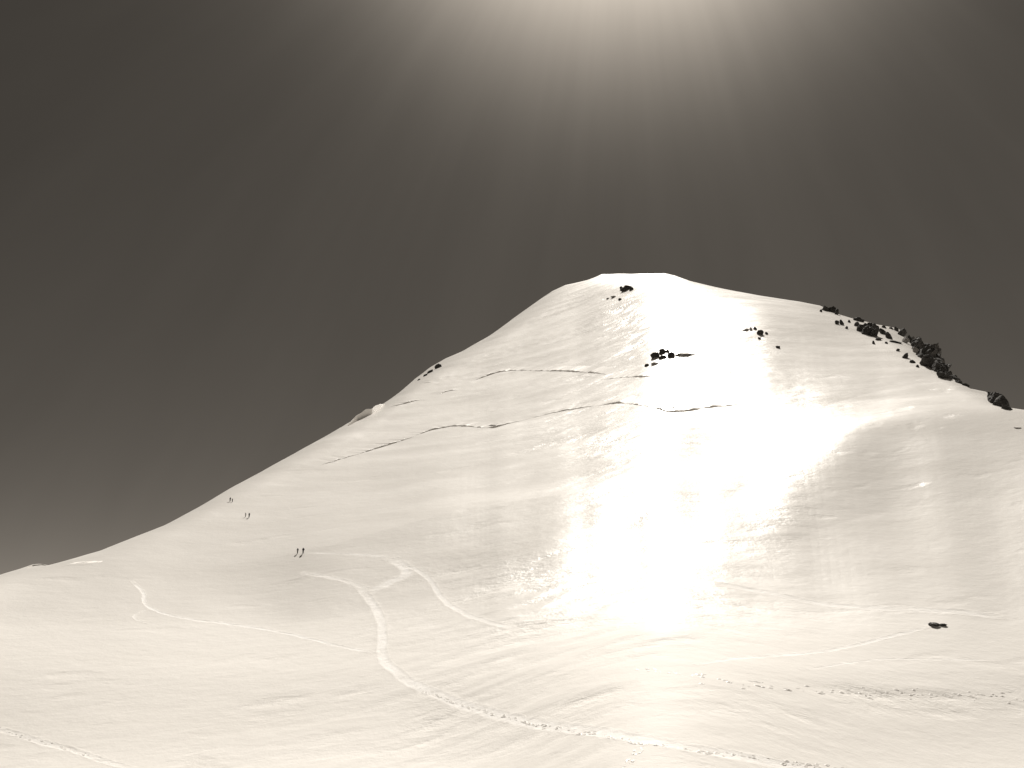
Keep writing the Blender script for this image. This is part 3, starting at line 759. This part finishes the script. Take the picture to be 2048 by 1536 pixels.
# ------------------------------------------------------------------ people
def make_person(label, px, py, height, heading, stride, lean, jacket, trousers, pack, group='climbers on the snow'):
    p = at(px, py); k_ = height / 1.75
    root = bpy.data.objects.new('person', None); C.objects.link(root)
    root.location = p; root.rotation_euler = (0, 0, heading); root.scale = (k_, k_, k_)
    tag(root, label, 'person', group)
    V, Rad, E = [], [], []
    def add(co, r, par=None):
        V.append(co); Rad.append(r)
        if par is not None: E.append((par, len(V) - 1))
        return len(V) - 1
    ly = lambda z: lean * max(0, z - 0.92)             # forward lean is +y
    pel = add((0, 0, .94), .15)
    wst = add((0, ly(1.1), 1.10), .135, pel)
    chs = add((0, ly(1.32), 1.32), .165, wst)
    nck = add((0, ly(1.47) + .01, 1.47), .065, chs)
    hd0 = add((0, ly(1.56) + .02, 1.56), .085, nck)
    hd1 = add((0, ly(1.65) + .03, 1.65), .095, hd0)
    add((0, ly(1.71) + .03, 1.72), .07, hd1)
    add((0, ly(1.6) + .125, 1.60), .018, hd1)          # nose
    for sx in (-1, 1):
        st = stride * sx
        hip = add((sx * .10, 0, .88), .11, pel)
        kn = add((sx * .11, st * .5 + .05, .50), .07, hip)
        an = add((sx * .11, st * .9 - .02, .09), .052, kn)
        he = add((sx * .11, st * .9 + .03, .045), .05, an)
        add((sx * .12, st * .9 + .17, .035), .04, he)
        sh = add((sx * .20, ly(1.42), 1.42), .075, chs)
        el = add((sx * .27, ly(1.2) - st * .25 - .02, 1.17), .055, sh)
        wr = add((sx * .27, ly(1.1) - st * .3 + .20, 1.04), .035, el)
        pm = add((sx * .27, ly(1.1) - st * .3 + .27, 1.03), .034, wr)
        for q in range(4):                             # fingers closed as round a pole
            b0 = add((sx * .27 + (q - 1.5) * .004, ly(1.1) - st * .3 + .315 - abs(q - 1.3) * .004, 1.055 - q * .02), .010, pm)
            add((sx * .27 - sx * .035, ly(1.1) - st * .3 + .325, 1.05 - q * .02), .009, b0)
        t0 = add((sx * .27 - sx * .03, ly(1.1) - st * .3 + .25, 1.065), .011, pm)
        add((sx * .27 - sx * .045, ly(1.1) - st * .3 + .295, 1.075), .010, t0)
    me = bpy.data.meshes.new('body'); me.from_pydata(V, E, []); me.update()
    me.materials.append(jacket)
    o = bpy.data.objects.new('body', me); C.objects.link(o)
    md = o.modifiers.new('skin', 'SKIN'); md.use_smooth_shade = True
    for i, sv in enumerate(me.skin_vertices[0].data):
        sv.radius = (Rad[i], Rad[i]); sv.use_root = (i == 0)
    o.modifiers.new('sub', 'SUBSURF').levels = 1
    o.modifiers['sub'].render_levels = 2
    o.parent = root
    # trousers and hat are closed shells over the body, rucksack on the back
    def tube(name, rings, mat, seg=12):
        v, f = [], []
        for (c, ra, rb) in rings:
            for i in range(seg):
                t = 2 * math.pi * i / seg
                v.append((c[0] + ra * math.cos(t), c[1] + rb * math.sin(t), c[2]))
        for a in range(len(rings) - 1):
            for i in range(seg):
                j = (i + 1) % seg
                f.append((a * seg + i, a * seg + j, (a + 1) * seg + j, (a + 1) * seg + i))
        f += [tuple(range(seg))[::-1], tuple(range((len(rings) - 1) * seg, len(rings) * seg))]
        return mesh_obj(name, v, f, mat, True, root)
    for sx in (-1, 1):
        st = stride * sx
        tube('trouser_leg', [((sx * .11, st * .85, .12), .085, .085), ((sx * .11, st * .5 + .04, .50), .095, .10), ((sx * .10, st * .1, .80), .125, .125), ((sx * .09, 0, .98), .14, .15)], trousers)
        tube('boot', [((sx * .115, st * .9 + .06, -.01), .065, .15), ((sx * .115, st * .9 + .05, .07), .06, .13), ((sx * .11, st * .9 - .0, .17), .07, .075)], M_boot)
    tube('hat', [((0, ly(1.64) + .03, 1.63), .108, .112), ((0, ly(1.7) + .03, 1.70), .105, .108), ((0, ly(1.75) + .03, 1.76), .075, .078), ((0, ly(1.78) + .03, 1.79), .03, .03)], M_black)
    if pack:
        tube('rucksack', [((0, ly(1.0) - .20 * pack, 1.0), .15 * pack, .08 * pack), ((0, ly(1.1) - .24 * pack, 1.08), .19 * pack, .13 * pack), ((0, ly(1.35) - .25 * pack, 1.35), .19 * pack, .14 * pack), ((0, ly(1.5) - .23 * pack, 1.52), .16 * pack, .11 * pack), ((0, ly(1.55) - .2 * pack, 1.60), .08 * pack, .06 * pack)], M_black)
    return root

make_person('climber in black with a bulky rucksack, larger of the lowest pair', 606, 1107, 1.85, R(25), .16, .2, M_black, M_black, 1.7)
make_person('slim climber in grey just left of the bulky dark climber', 595, 1107, 1.75, R(30), .15, .2, M_grey, M_grey, 1.15)
make_person('dark climber alone halfway between the lowest pair and the ridge', 498, 1035, 1.75, R(15), .15, .25, M_black, M_black, 1.4)
make_person('pale clothed climber left of the dark climber halfway up', 491, 1034, 1.6, R(40), .15, .2, M_pale, M_pale, 0)
make_person('dark climber highest on the slope just under the skyline', 460, 1003, 1.75, R(20), .12, .15, M_grey, M_grey, 1.0)
make_person('small pale climber just right of the highest climber', 464.5, 1004, 1.5, R(30), .15, .2, M_pale, M_grey, 0)
